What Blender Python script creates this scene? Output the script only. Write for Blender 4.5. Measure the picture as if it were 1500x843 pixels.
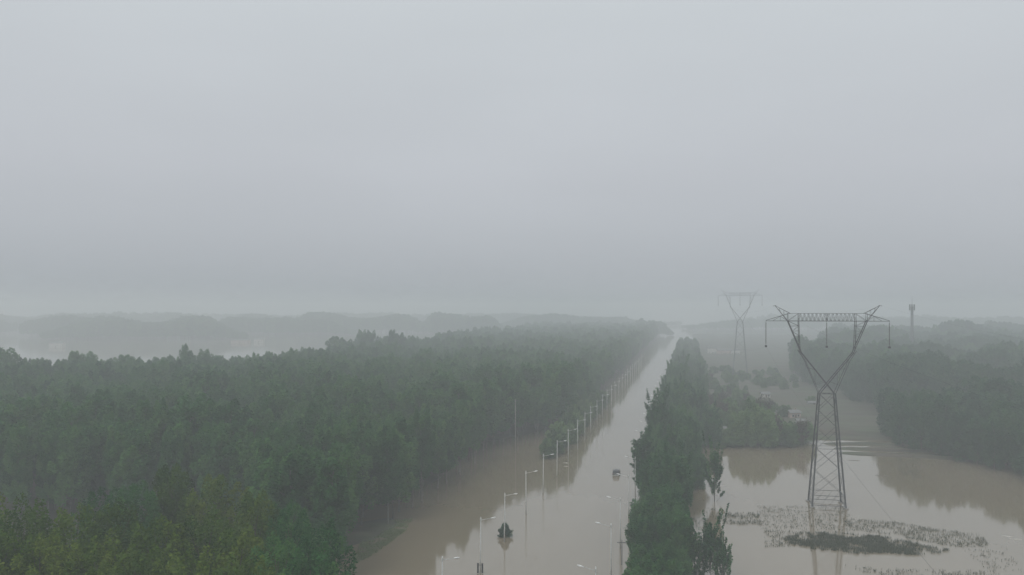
import bpy, bmesh, math, random
import numpy as np
from mathutils import Vector, Matrix, noise

for o in list(bpy.data.objects):
    bpy.data.objects.remove(o)
S = bpy.context.scene
C = S.collection
R = math.radians

# ------------------------------------------------------------------ camera
H = 50.0                       # the camera hangs 50 m above the flood
F, HZ = 1180.0, 450.0          # focal length in px of the 1500 px wide photo, horizon row
TH = math.atan(259.0 / 1180.0) # the road runs along +Y, the camera is turned left of it
cd = bpy.data.cameras.new('camera'); cam = bpy.data.objects.new('camera', cd); C.objects.link(cam)
cam.location = (0, 0, H); cam.rotation_euler = (R(90), 0, TH)
cd.sensor_width = 36; cd.lens = 36 * F / 1500; cd.shift_y = (HZ - 421.5) / 1500
cd.clip_start = 0.5; cd.clip_end = 20000
S.camera = cam

# ------------------------------------------------------------------ sky and sun
SUN_EL, SUN_ROT = R(52), R(200)
w = bpy.data.worlds.new("World"); S.world = w; w.use_nodes = True
nt = w.node_tree; nt.nodes.clear()
def N(tree, t, **k):
    n = tree.nodes.new(t)
    for a, b in k.items(): setattr(n, a, b)
    return n
out = N(nt, 'ShaderNodeOutputWorld'); bg = N(nt, 'ShaderNodeBackground'); bg.inputs['Strength'].default_value = 0.1
sky = N(nt, 'ShaderNodeTexSky', sky_type='NISHITA', sun_disc=False, sun_elevation=SUN_EL, sun_rotation=SUN_ROT)
sky.dust_density = 4; sky.air_density = 1.5
hs = N(nt, 'ShaderNodeHueSaturation'); hs.inputs['Saturation'].default_value = 0.1
tc = N(nt, 'ShaderNodeTexCoord'); sep = N(nt, 'ShaderNodeSeparateXYZ')
rp = N(nt, 'ShaderNodeValToRGB')
SKY = [(0.0, (.412, .446, .480)), (0.05, (.445, .476, .514)), (0.16, (.522, .550, .592)), (0.34, (.598, .640, .676)), (0.6, (.68, .72, .75)), (1.0, (.74, .78, .81))]
e = rp.color_ramp.elements
while len(e) < len(SKY): e.new(0.5)
for el, (p, c) in zip(e, SKY): el.position = p; el.color = (*c, 1)
mpg = N(nt, 'ShaderNodeMapping'); mpg.inputs['Scale'].default_value = (1.2, 1.2, 4.0)
nz = N(nt, 'ShaderNodeTexNoise'); nz.inputs['Scale'].default_value = 1.6; nz.inputs['Detail'].default_value = 4; nz.inputs['Roughness'].default_value = .45
mr = N(nt, 'ShaderNodeMapRange'); mr.inputs['From Min'].default_value = .3; mr.inputs['From Max'].default_value = .7; mr.inputs['To Min'].default_value = 9.65; mr.inputs['To Max'].default_value = 10.35
sc = N(nt, 'ShaderNodeVectorMath', operation='SCALE')
mx = N(nt, 'ShaderNodeMix', data_type='RGBA'); mx.inputs['Factor'].default_value = 0.92
L = nt.links.new
L(tc.outputs['Generated'], sep.inputs[0]); L(sep.outputs['Z'], rp.inputs[0])
L(tc.outputs['Generated'], mpg.inputs[0]); L(mpg.outputs[0], nz.inputs['Vector']); L(nz.outputs[0], mr.inputs[0])
L(rp.outputs[0], sc.inputs[0]); L(mr.outputs[0], sc.inputs['Scale'])
L(sky.outputs[0], hs.inputs['Color']); L(hs.outputs[0], mx.inputs['A']); L(sc.outputs[0], mx.inputs['B'])
L(mx.outputs['Result'], bg.inputs['Color']); L(bg.outputs[0], out.inputs[0])
sd = bpy.data.lights.new('sun', 'SUN'); so = bpy.data.objects.new('sun', sd); C.objects.link(so)
sd.energy = 0.9; sd.angle = R(28); sd.color = (1, .97, .93)
so.rotation_euler = (math.pi/2 - SUN_EL, 0, math.pi - SUN_ROT)
v = S.view_settings; v.view_transform = 'Standard'; v.look = 'None'; v.gamma = 1; v.exposure = 0; v.use_curve_mapping = False
S.cycles.max_bounces = 6; S.cycles.diffuse_bounces = 3; S.cycles.glossy_bounces = 3; S.cycles.transmission_bounces = 2
S.cycles.volume_bounces = 2; S.cycles.transparent_max_bounces = 8; S.cycles.caustics_reflective = False

HAZE_DENSITY = 0.00109

# ------------------------------------------------------------------ helpers
def ground_at(px, py, z=0.0):
    """the point of the place that the photo shows at pixel px, py, at height z"""
    d = (H - z) * F / (py - HZ); return at(px, d)
def at(px, d):
    l = (px - 750) * d / F
    return (l*math.cos(TH) - d*math.sin(TH), l*math.sin(TH) + d*math.cos(TH), d)
def cam_ld(x, y):
    return (x*math.cos(TH) + y*math.sin(TH), -x*math.sin(TH) + y*math.cos(TH))

def tag(o, label=None, cat=None, group=None, kind=None):
    for k, val in (('label', label), ('category', cat), ('group', group), ('kind', kind)):
        if val: o[k] = val
    return o
def empty(name, loc, rz=0):
    o = bpy.data.objects.new(name, None); C.objects.link(o); o.location = loc; o.rotation_euler = (0, 0, rz); o.empty_display_size = .3
    return o
def copy_tree(o, parent=None):
    c = o.copy(); C.objects.link(c)
    if parent: c.parent = parent
    for ch in o.children: copy_tree(ch, c)
    return c

class MB:
    """collects boxes, bars, tubes and faces into one mesh"""
    def __init__(s): s.v = []; s.f = []
    def add(s, vs, fs):
        b = len(s.v); s.v += [tuple(p) for p in vs]; s.f += [tuple(b+i for i in f) for f in fs]; return s
    def box(s, x0, x1, y0, y1, z0, z1):
        return s.add([(x0,y0,z0),(x1,y0,z0),(x1,y1,z0),(x0,y1,z0),(x0,y0,z1),(x1,y0,z1),(x1,y1,z1),(x0,y1,z1)],
                     [(0,3,2,1),(4,5,6,7),(0,1,5,4),(1,2,6,5),(2,3,7,6),(3,0,4,7)])
    def tube(s, pts, rs, n=6, cap=True):
        pts = [Vector(p) for p in pts]; rings = []
        b = len(s.v)
        for i, p in enumerate(pts):
            t = (pts[min(i+1, len(pts)-1)] - pts[max(i-1, 0)]).normalized()
            u = t.cross(Vector((0, 1, 0.01)) if abs(t.z) > .9 else Vector((0, 0, 1))).normalized(); q = t.cross(u)
            r = rs[i] if isinstance(rs, (list, tuple)) else rs
            for k in range(n):
                a = 2*math.pi*(k+.5)/n; s.v.append(tuple(p + u*math.cos(a)*r + q*math.sin(a)*r))
        for i in range(len(pts)-1):
            for k in range(n):
                a = b+i*n+k; c = b+i*n+(k+1) % n; s.f.append((a, c, c+n, a+n))
        if cap: s.f.append(tuple(b+k for k in reversed(range(n)))); s.f.append(tuple(b+(len(pts)-1)*n+k for k in range(n)))
        return s
    def bar(s, a, b, r): return s.tube([a, b], r*.75, 4)
    def build(s, name, m, parent=None, smooth=False):
        me = bpy.data.meshes.new(name); me.from_pydata(s.v, [], s.f); me.materials.append(m)
        if smooth: me.shade_smooth()
        o = bpy.data.objects.new(name, me); C.objects.link(o)
        if parent: o.parent = parent
        return o

# ------------------------------------------------------------------ materials
def mat(name, col, rough=.7, spec=.3, noise_amt=0., noise_scale=1., col2=None, metal=0, bump=0, coord='Object', stretch=(1,1,1)):
    m = bpy.data.materials.new(name); m.use_nodes = True; t = m.node_tree; p = t.nodes['Principled BSDF']
    p.inputs['Roughness'].default_value = rough; p.inputs['Specular IOR Level'].default_value = spec; p.inputs['Metallic'].default_value = metal
    p.inputs['Base Color'].default_value = (*col, 1)
    if col2 or noise_amt:
        c = N(t, 'ShaderNodeTexCoord'); mp = N(t, 'ShaderNodeMapping'); mp.inputs['Scale'].default_value = stretch
        n = N(t, 'ShaderNodeTexNoise'); n.inputs['Scale'].default_value = noise_scale; n.inputs['Detail'].default_value = 6; n.inputs['Roughness'].default_value = .65
        r = N(t, 'ShaderNodeValToRGB'); r.color_ramp.elements[0].position = .35; r.color_ramp.elements[1].position = .65
        c2 = col2 or tuple(x*(1-noise_amt) for x in col)
        r.color_ramp.elements[0].color = (*c2, 1); r.color_ramp.elements[1].color = (*col, 1)
        t.links.new(c.outputs[coord], mp.inputs[0]); t.links.new(mp.outputs[0], n.inputs['Vector']); t.links.new(n.outputs[0], r.inputs[0]); t.links.new(r.outputs[0], p.inputs['Base Color'])
        if bump:
            b = N(t, 'ShaderNodeBump'); b.inputs['Strength'].default_value = bump; b.inputs['Distance'].default_value = .05
            t.links.new(n.outputs[0], b.inputs['Height']); t.links.new(b.outputs[0], p.inputs['Normal'])
    return m

def leaf_mat(name, a, b, c):
    """leaf colour: each clump its own tone (face attribute), each tree its own cast"""
    m = bpy.data.materials.new(name); m.use_nodes = True; t = m.node_tree; p = t.nodes['Principled BSDF']
    p.inputs['Roughness'].default_value = .8; p.inputs['Specular IOR Level'].default_value = .10
    at_ = N(t, 'ShaderNodeAttribute', attribute_name='tone'); oi = N(t, 'ShaderNodeObjectInfo')
    r = N(t, 'ShaderNodeValToRGB'); r.color_ramp.elements.new(.5)
    for el, (q, k) in zip(r.color_ramp.elements, ((0, a), (.5, b), (1, c))): el.position = q; el.color = (*k, 1)
    ad = N(t, 'ShaderNodeMath', operation='MULTIPLY_ADD'); ad.inputs[1].default_value = .62; 
    sb = N(t, 'ShaderNodeMath', operation='SUBTRACT'); sb.inputs[1].default_value = .31
    t.links.new(at_.outputs['Fac'], sb.inputs[0]); t.links.new(oi.outputs['Random'], ad.inputs[0]); t.links.new(sb.outputs[0], ad.inputs[2])
    t.links.new(ad.outputs[0], r.inputs[0]); t.links.new(r.outputs[0], p.inputs['Base Color'])
    tr = N(t, 'ShaderNodeBsdfTranslucent'); ms = N(t, 'ShaderNodeMixShader'); ms.inputs[0].default_value = .30
    t.links.new(r.outputs[0], tr.inputs[0]); t.links.new(p.outputs[0], ms.inputs[1]); t.links.new(tr.outputs[0], ms.inputs[2])
    t.links.new(ms.outputs[0], t.nodes['Material Output'].inputs[0])
    return m

M = dict(
    leaf_wood=leaf_mat('leaf_wood', (.022, .088, .030), (.048, .155, .046), (.095, .225, .060)),
    leaf_near=leaf_mat('leaf_near', (.030, .082, .014), (.076, .145, .022), (.155, .215, .034)),
    leaf_row=leaf_mat('leaf_row', (.024, .086, .036), (.048, .145, .052), (.090, .205, .066)),
    leaf_bush=leaf_mat('leaf_bush', (.065, .125, .052), (.110, .200, .076), (.18, .28, .11)),
    leaf_dark=leaf_mat('leaf_dark', (.018, .068, .036), (.034, .108, .048), (.066, .155, .060)),
    leaf_sere=leaf_mat('leaf_sere', (.050, .050, .038), (.085, .080, .058), (.12, .11, .08)),
    bark=mat('bark', (.14, .13, .11), .9, .1, .5, 3),
    bark_pale=mat('bark_pale', (.17, .17, .15), .9, .1, .4, 3),
    hazed_steel=mat('haze_paled_steel', (.20, .21, .215), .6, .3, .3, .6),  # far pylon's steel, paled so its colour carries extra haze
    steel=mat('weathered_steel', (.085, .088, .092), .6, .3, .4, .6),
    insul=mat('insulator_glass', (.06, .045, .04), .35, .5, .3, 2),
    concrete=mat('concrete', (.32, .31, .29), .9, .2, .4, 1.5, bump=.3),
    pole=mat('painted_pole', (.62, .63, .61), .5, .3, .3, .8),
    lamp=mat('lamp_housing', (.78, .79, .78), .4, .4, .2, 2),
    lens=mat('lamp_lens', (.7, .7, .66), .2, .5, .2, 5),
    dark=mat('dark_panel', (.045, .05, .055), .5, .3, .4, 2),
    carbody=mat('car_paint', (.035, .036, .04), .25, .5, .3, 1.5, coord='Object'),
    glass=mat('glass', (.02, .024, .028), .05, .6, .2, 2),
    tail=mat('tail_light', (.25, .02, .015), .25, .5, .3, 5),
    white=mat('pale_plastic', (.62, .62, .6), .5, .4, .3, 3),
    tyre=mat('tyre', (.02, .02, .02), .9, .1, .3, 5),
    wall_w=mat('whitewash', (.62, .60, .56), .9, .1, .3, .7),
    wall_p=mat('pink_render', (.50, .40, .36), .9, .1, .3, .7),
    wall_g=mat('grey_render', (.42, .43, .42), .9, .1, .3, .7),
    roof_g=mat('grey_roof', (.24, .24, .235), .85, .1, .4, 1.2),
    roof_r=mat('red_roof', (.27, .15, .12), .85, .1, .4, 1.2),
    door=mat('door_wood', (.12, .09, .07), .8, .1, .3, 2),
    grass=leaf_mat('reed_blade', (.065, .080, .052), (.10, .118, .075), (.15, .17, .105)),
    foam=mat('foam', (.55, .53, .48), .8, .2, .5, 3),
    timber=mat('wet_timber', (.10, .085, .065), .7, .3, .4, 2),
)

# the flood: silty brown, glossy, with a faint ripple and drifting bands of silt
def water_mat():
    m = bpy.data.materials.new('silty_flood_water'); m.use_nodes = True; t = m.node_tree; p = t.nodes['Principled BSDF']
    l = t.links.new
    g = N(t, 'ShaderNodeNewGeometry')
    mp = N(t, 'ShaderNodeMapping'); mp.inputs['Scale'].default_value = (.02, .006, .02)
    n = N(t, 'ShaderNodeTexNoise'); n.inputs['Scale'].default_value = 1; n.inputs['Detail'].default_value = 7; n.inputs['Roughness'].default_value = .6
    r = N(t, 'ShaderNodeValToRGB'); r.color_ramp.elements[0].position = .3; r.color_ramp.elements[1].position = .7
    r.color_ramp.elements[0].color = (.185, .148, .094, 1); r.color_ramp.elements[1].color = (.260, .214, .152, 1)
    l(g.outputs['Position'], mp.inputs[0]); l(mp.outputs[0], n.inputs['Vector']); l(n.outputs[0], r.inputs[0]); l(r.outputs[0], p.inputs['Base Color'])
    # ripples: calm patches and breeze-ruffled patches
    m2 = N(t, 'ShaderNodeMapping'); m2.inputs['Scale'].default_value = (.5, .28, .5)
    n2 = N(t, 'ShaderNodeTexNoise'); n2.inputs['Scale'].default_value = 1.0; n2.inputs['Detail'].default_value = 4
    m3 = N(t, 'ShaderNodeMapping'); m3.inputs['Scale'].default_value = (.03, .012, .03)
    n3 = N(t, 'ShaderNodeTexNoise'); n3.inputs['Scale'].default_value = 1.0; n3.inputs['Detail'].default_value = 3
    r3 = N(t, 'ShaderNodeMapRange'); r3.inputs['From Min'].default_value = .45; r3.inputs['From Max'].default_value = .68
    r3.inputs['To Min'].default_value = .02; r3.inputs['To Max'].default_value = .30
    b = N(t, 'ShaderNodeBump'); b.inputs['Distance'].default_value = .06
    l(g.outputs['Position'], m2.inputs[0]); l(m2.outputs[0], n2.inputs['Vector']); l(g.outputs['Position'], m3.inputs[0]); l(m3.outputs[0], n3.inputs['Vector'])
    l(n3.outputs[0], r3.inputs[0]); l(r3.outputs[0], b.inputs['Strength']); l(n2.outputs[0], b.inputs['Height']); l(b.outputs[0], p.inputs['Normal'])
    p.inputs['Roughness'].default_value = .07; p.inputs['IOR'].default_value = 2.05
    return m
M['water'] = water_mat()

def ground_mat():
    m = bpy.data.materials.new('wet_soil_and_grass'); m.use_nodes = True; t = m.node_tree; p = t.nodes['Principled BSDF']; l = t.links.new
    g = N(t, 'ShaderNodeNewGeometry')
    n = N(t, 'ShaderNodeTexNoise'); n.inputs['Scale'].default_value = .05; n.inputs['Detail'].default_value = 8; n.inputs['Roughness'].default_value = .65
    r = N(t, 'ShaderNodeValToRGB'); r.color_ramp.elements[0].position = .42; r.color_ramp.elements[1].position = .62
    r.color_ramp.elements[0].color = (.078, .066, .049, 1); r.color_ramp.elements[1].color = (.066, .082, .042, 1)
    mp = N(t, 'ShaderNodeMapping'); mp.inputs['Scale'].default_value = (.05, .35, 1)
    n2 = N(t, 'ShaderNodeTexNoise'); n2.inputs['Scale'].default_value = 1; n2.inputs['Detail'].default_value = 5
    mr_ = N(t, 'ShaderNodeMapRange'); mr_.inputs['From Min'].default_value = .3; mr_.inputs['From Max'].default_value = .7; mr_.inputs['To Min'].default_value = .7; mr_.inputs['To Max'].default_value = 1.3
    s_ = N(t, 'ShaderNodeVectorMath', operation='SCALE')
    l(g.outputs['Position'], n.inputs['Vector']); l(n.outputs[0], r.inputs[0]); l(g.outputs['Position'], mp.inputs[0]); l(mp.outputs[0], n2.inputs['Vector'])
    l(n2.outputs[0], mr_.inputs[0]); l(r.outputs[0], s_.inputs[0]); l(mr_.outputs[0], s_.inputs['Scale']); l(s_.outputs[0], p.inputs['Base Color'])
    p.inputs['Roughness'].default_value = .8; p.inputs['Specular IOR Level'].default_value = .3
    return m
M['ground'] = ground_mat()

# ------------------------------------------------------------------ setting
mb = MB(); mb.add([(-9000, -3000, 0), (9000, -3000, 0), (9000, 9000, 0), (-9000, 9000, 0)], [(0, 1, 2, 3)])
tag(mb.build('water', M['water']), 'silty brown flood water over road and fields', kind='structure')

def sstep(a, b, x):
    t = min(1, max(0, (x-a)/(b-a))); return t*t*(3-2*t)
def left_edge(y):     # where the wood on the left begins, x of its edge at y
    e = -66 if y > 140 else -47
    e = e + (16 * sstep(275, 330, y))
    return e + 5*noise.noise((y*.02, 3.1, 0))
def right_edge(y):    # the wood on the right
    e = 96 - 24*sstep(255, 315, y) + 15*sstep(335, 350, y) - 11*sstep(480, 555, y)
    return e + 5*noise.noise((y*.025, 9.1, 0))
def height(x, y):
    n1 = noise.noise((x*.03, y*.03, 0)); n2 = noise.noise((x*.012+7, y*.06, 1.7)); n3 = noise.noise((x*.2, y*.3, 5))
    h = -1.2
    le = left_edge(y) - 4 + 6*n1
    h = max(h, -1.2 + 1.6*sstep(le+1, le-7, x))                         # left wood floor
    h = min(h, .4 - 1.6*sstep(-285+25*n1, -297+25*n1, x)) if x < -240 else h
    bank = math.exp(-(((x+70+3*n1)/8)**2 + ((y-168)/20)**2)); h = max(h, -1.2 + 1.75*bank + .55*n3*bank)   # the grassy bank
    f = sstep(283, 345, y) * sstep(2, 9, x)
    h = max(h, -1.2 + f*(1.25 + 1.1*n2 + .25*n3) + .9*sstep(325, 352, y)*f) if f > 0 else h       # the field with its puddled rows
    if 280 < y < 345 and x > 36:        # bars of mud between strips of water
        wv = math.sin(y*.60 + 5*noise.noise((x*.016, y*.012, 8)) )
        h = max(-1.2, -1.2 + sstep(282, 292, y)*sstep(40+8*n1, 52+8*n1, x)*(1.24 + .7*wv + .5*noise.noise((x*.05, y*.1, 1)) + .25*n3) + 1.0*sstep(318, 338, y))
    re = right_edge(y) + 6 + 5*n1
    h = max(h, -1.2 + 1.6*sstep(re, re+8, x))
    return h
xs = np.arange(-420, 560, 2.8); ys = np.arange(60, 1500, 3.6)
gm = MB(); nx, ny = len(xs), len(ys)
gm.v = [(float(x), float(y), height(float(x), float(y))) for y in ys for x in xs]
gm.f = [(j*nx+i, j*nx+i+1, (j+1)*nx+i+1, (j+1)*nx+i) for j in range(ny-1) for i in range(nx-1)]
tag(gm.build('ground', M['ground'], smooth=True), 'muddy soil and grass rising from the flood', kind='structure')

# ------------------------------------------------------------------ trees
def leaf_mesh(name, P, size, tone, rng, m, up=.35, aspect=1.7):
    n = len(P)
    nor = rng.normal(size=(n, 3)); nor[:, 2] = np.abs(nor[:, 2]) + up; nor /= np.linalg.norm(nor, axis=1)[:, None]
    t = np.cross(nor, rng.normal(size=(n, 3))); t /= np.linalg.norm(t, axis=1)[:, None]; b = np.cross(nor, t)
    s = (size * rng.uniform(.55, 1.25, n))[:, None]
    V = np.empty((n, 4, 3)); V[:, 0] = P - t*s*.5*aspect; V[:, 1] = P + b*s*.5; V[:, 2] = P + t*s*.5*aspect; V[:, 3] = P - b*s*.5
    me = bpy.data.meshes.new(name); me.vertices.add(n*4); me.vertices.foreach_set('co', V.ravel())
    me.loops.add(n*4); me.loops.foreach_set('vertex_index', np.arange(n*4, dtype=np.int32))
    me.polygons.add(n); me.polygons.foreach_set('loop_start', np.arange(0, n*4, 4, dtype=np.int32))
    a = me.attributes.new('tone', 'FLOAT', 'FACE'); a.data.foreach_set('value', np.clip(tone, 0, 1).astype(np.float32))
    me.update(); me.materials.append(m)
    return me

def make_tree(seed, h, base, rad, elev, nbr, nleaf, size, prof, clump, m, bark, trunk_r=None, leader=.25, root=-1.5):
    """a tapered trunk with limbs, leaves strewn in clumps along upswept limbs"""
    rng = np.random.default_rng(seed); rnd = random.Random(seed)
    tr = MB(); trunk_r = trunk_r or h*.009
    lean = Vector((rnd.uniform(-.03, .03)*h, rnd.uniform(-.03, .03)*h, 0))
    def axis(f): return Vector((0, 0, 0)) + lean*(f*f) + Vector((math.sin(f*5+seed)*h*.006, math.cos(f*4+seed)*h*.006, f*h))
    tr.tube([(0, 0, root)] + [axis(f) for f in (.0, .2, .4, .6, .8, .96)], [trunk_r*1.25, trunk_r*1.1, trunk_r*.85, trunk_r*.68, trunk_r*.5, trunk_r*.3, trunk_r*.1], 6)
    P, T = [], []
    per = nleaf / nbr
    for i in range(nbr):
        f = base + (1-base) * ((i+.5)/nbr)**.9 * .97
        g = (f-base)/(1-base)
        o = axis(f*.93)
        az = i*2.39996 + rnd.uniform(-.5, .5)
        ln = rad*prof(g)*rnd.uniform(.62, 1.22)
        el = elev + rnd.uniform(-.25, .25) + .25*g
        d = Vector((math.cos(az)*math.cos(el), math.sin(az)*math.cos(el), math.sin(el)))
        L_ = ln / max(.25, math.cos(el))
        tip = o + d*L_ + Vector((0, 0, .10*L_))
        if g < .85 and i % 2 == 0: tr.tube([o, o + d*L_*.5, tip], [trunk_r*.3, trunk_r*.17, trunk_r*.05], 4, False)
        k = int(per*(.4 + .9*ln/rad + .2*rnd.random())) + 6
        # limb clumps
        nc = max(2, int(3 + 3*rnd.random()))
        u = rng.uniform(.15, 1.0, k)**.8
        cc = rng.uniform(.25, 1.05, nc); j = rng.integers(0, nc, k); u = u*.45 + cc[j]*.55
        sig = clump*(1.15 - .65*u)[:, None]
        off = rng.normal(size=(k, 3)); off /= (np.linalg.norm(off, axis=1)[:, None] + 1e-6); off *= rng.uniform(0, 1, (k, 1))**.5
        coff = rng.normal(size=(nc, 3))*clump*.45
        Q = np.array(o)[None, :] + (np.array(tip)-np.array(o))[None, :]*u[:, None] + off*sig + coff[j]
        P.append(Q); tb = .5 + rng.normal()*.22
        T.append(tb + (rng.normal(size=nc)*.10)[j] + rng.normal(size=k)*.12)
    k = int(nleaf*leader*.3)
    u = rng.uniform(.75, 1.0, k)
    top = np.array([tuple(axis(x)) for x in u]); P.append(top + rng.normal(size=(k, 3))*clump*.35*(1.3-u)[:, None]*2.2); T.append(.5 + rng.normal(size=k)*.14)
    P = np.concatenate(P); T = np.concatenate(T)
    keep = P[:, 2] > .25; P = P[keep]; T = T[keep]
    crown = leaf_mesh('crown', P, size, T, rng, m)
    me = bpy.data.meshes.new('trunk'); me.from_pydata(tr.v, [], tr.f); me.materials.append(bark); me.shade_smooth()
    return me, crown

def make_plume(seed, h, base, rad, ncl, nleaf, size, m, bark, cl=(.30, .46), tall=1.5, trunk_r=None, root=-1.5, top=1.0):
    """a crown of many upright plumes of leaves round the outside of the crown, each plume on a limb of its own"""
    rng = np.random.default_rng(seed); rnd = random.Random(seed); trunk_r = trunk_r or h*.009; tr = MB()
    ax = lambda f: Vector((math.sin(f*4+seed)*h*.008, math.cos(f*3+seed)*h*.008, f*h))
    tr.tube([(0, 0, root)] + [ax(f) for f in (0, .25, .5, .7, .88)], [trunk_r*1.3, trunk_r*1.1, trunk_r*.8, trunk_r*.6, trunk_r*.4, trunk_r*.15], 6)
    zc = h*(base + (1-base)*.48); rz_ = h*(1-base)*.52
    P, T, W = [], [], []
    lob = [rnd.uniform(0, 6.28) for _ in range(4)]
    for i in range(ncl):
        u = (i+.5)/ncl; cz = 1 - 1.86*u                         # from the top down
        cz += rnd.uniform(-.06, .06); cz = max(-.9, min(.97, cz))
        az = i*2.39996 + rnd.uniform(-.35, .35)
        ring = math.sqrt(1-cz*cz)**.8 * (1 + .20*math.sin(2*az+lob[0]) + .12*math.sin(3*az+lob[1]+2*cz))
        k_ = rnd.uniform(.70, 1.0)
        c = np.array([math.cos(az)*ring*rad*k_, math.sin(az)*ring*rad*k_, zc + cz*rz_*(.9 if cz > 0 else 1)*top])
        s_ = rad*rnd.uniform(*cl)*(.72 + .28*(1-max(cz, 0)))
        n = int(nleaf/ncl*(s_/(rad*.38))**2)
        d = rng.normal(size=(n, 3)); d /= np.linalg.norm(d, axis=1)[:, None]
        r_ = rng.uniform(.35, 1, (n, 1))**.6
        q = d*r_*s_*np.array([1, 1, tall])
        q[:, :2] *= (1 - .38*np.clip(q[:, 2:3]/(s_*tall), -1, 1))   # plumes narrow upwards
        q[:, :2] += q[:, 2:3]*np.array([math.cos(az), math.sin(az)])*.18*ring
        P.append(c + q + rng.normal(size=(n, 3))*s_*.07)
        T.append(.5 + rng.normal()*.2 + rng.normal(size=n)*.13)
        if i % 2 == 0:
            o = ax(max(.12, min(.85, (c[2]-rad*.9)/h))); tr.tube([o, (o+Vector(c))/2 + Vector((0, 0, -.1*rad)), Vector(c)], [trunk_r*.35, trunk_r*.22, trunk_r*.06], 4, False)
    n = int(nleaf*.16); d = rng.normal(size=(n, 3)); d /= np.linalg.norm(d, axis=1)[:, None]
    P.append(d*rng.uniform(.2, .8, (n, 1))*np.array([rad, rad, rz_]) + np.array([0, 0, zc])); T.append(.42 + rng.normal(size=n)*.12)
    P = np.concatenate(P); T = np.concatenate(T); k = P[:, 2] > .2
    crown = leaf_mesh('crown', P[k], size, T[k], rng, m)
    me = bpy.data.meshes.new('trunk'); me.from_pydata(tr.v, [], tr.f); me.materials.append(bark); me.shade_smooth()
    return me, crown

p_col = lambda g: (.55 + .9*g)*(1 - g**2.2)*1.05 + .10
p_oval = lambda g: math.sqrt(max(0, 1-(2*g-.75)**2/1.6))*.98 + .05
p_dome = lambda g: (1 - g**2.4)*.95 + .08
p_cone = lambda g: (1-g)*.9 + .1
KIND = {}
def kinds(name, variants): KIND[name] = variants
kinds('poplar', [make_plume(10+i, 24, .24+.03*(i % 3), 2.4+(.5*i) % 1.2, 32, 12500, .32, M['leaf_wood'], M['bark_pale'], (.30, .48), 2.0) for i in range(5)])
kinds('wood_broad', [make_plume(30+i, 22, .22, 4.2, 38, 16000, .35, M['leaf_wood'], M['bark'], (.24, .38), 1.6) for i in range(3)])
kinds('near', [make_plume(50+i, 25, .2, 4.7+.3*i, 62, 52000, .23, M['leaf_near'], M['bark'], (.15, .29), 1.8) for i in range(4)])
kinds('near_dark', [make_plume(60+i, 25, .16, 4.6+.4*i, 58, 46000, .23, M['leaf_wood'], M['bark'], (.16, .28), 1.8) for i in range(2)])
kinds('row', [make_tree(70+i, 13, .08, 2.1+.15*i, .84, 44, 9500, .24, lambda g: p_oval(g)*.85+.25, .62, M['leaf_row'], M['bark']) for i in range(5)])
kinds('sparse', [make_tree(80+i, 11, .10, 3.0, 1.0, 40, 4600, .24, lambda g: p_cone(g)*.6+.42*(1-g*g), .34, M['leaf_row'], M['bark'], leader=.3) for i in range(2)])
kinds('bushy', [make_plume(90+i, 10, .06, 3.4, 26, 7000, .34, M['leaf_bush'], M['bark'], (.28, .44), 1.2) for i in range(3)])
kinds('bushy_row', [make_plume(130+i, 11.5, .07, 3.1, 30, 10000, .26, M['leaf_row'], M['bark'], (.26, .42), 1.5) for i in range(3)])
kinds('sere', [make_tree(100+i, 9, .12, 2.8, .8, 36, 2600, .30, p_oval, .8, M['leaf_sere'], M['bark']) for i in range(2)])
kinds('dome', [make_plume(110+i, 22, .08, 5.4, 44, 15000, .42, M['leaf_dark'], M['bark'], (.24, .40), 1.3) for i in range(3)])

PROTO = {}
def tree(kind, vi, name, x, y, z, hs, ws, rz, label, cat, group):
    """one tree object of its own: Empty > trunk, crown"""
    vi %= len(KIND[kind]); key = (kind, vi)
    r = bpy.data.objects.new(name, None); C.objects.link(r); r.empty_display_size = .3
    r.location = (x, y, z); r.scale = (ws, ws, hs); r.rotation_euler = (0, 0, rz)
    for nm, me in zip(('trunk', 'crown'), KIND[kind][vi]):
        c = bpy.data.objects.new(nm, me) if key not in PROTO else PROTO[key][nm].copy()
        C.objects.link(c); c.parent = r
        if key not in PROTO or nm not in PROTO.get(key, {}): TMP.setdefault(key, {})[nm] = c
    if key not in PROTO: PROTO[key] = TMP[key]
    tag(r, label, cat, group)
    return r
TMP = {}

HH = dict(near_dark=25, bushy_row=11.5, poplar=24, wood_broad=22, near=25, row=13, sparse=11, bushy=10, sere=9, dome=22)
rnd = random.Random(4)
def rz(): return rnd.uniform(0, 6.28)
def place(kind, name, px, top, d, label, cat='tree', group=None, ws=None, vi=None):
    """top of the tree at pixel row `top`, standing d metres ahead"""
    x, y, _ = at(px, d); dr = 3.2 if kind == 'sparse' else 0; z = H - (top-HZ)*d/F + dr      # the slender ones stand deep in the flood
    hs_ = z/HH[kind]
    return tree(kind, rnd.randrange(9) if vi is None else vi, name, x, y, -dr, hs_, ws or hs_*rnd.uniform(.92, 1.1), rz(), label, cat, group)

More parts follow.
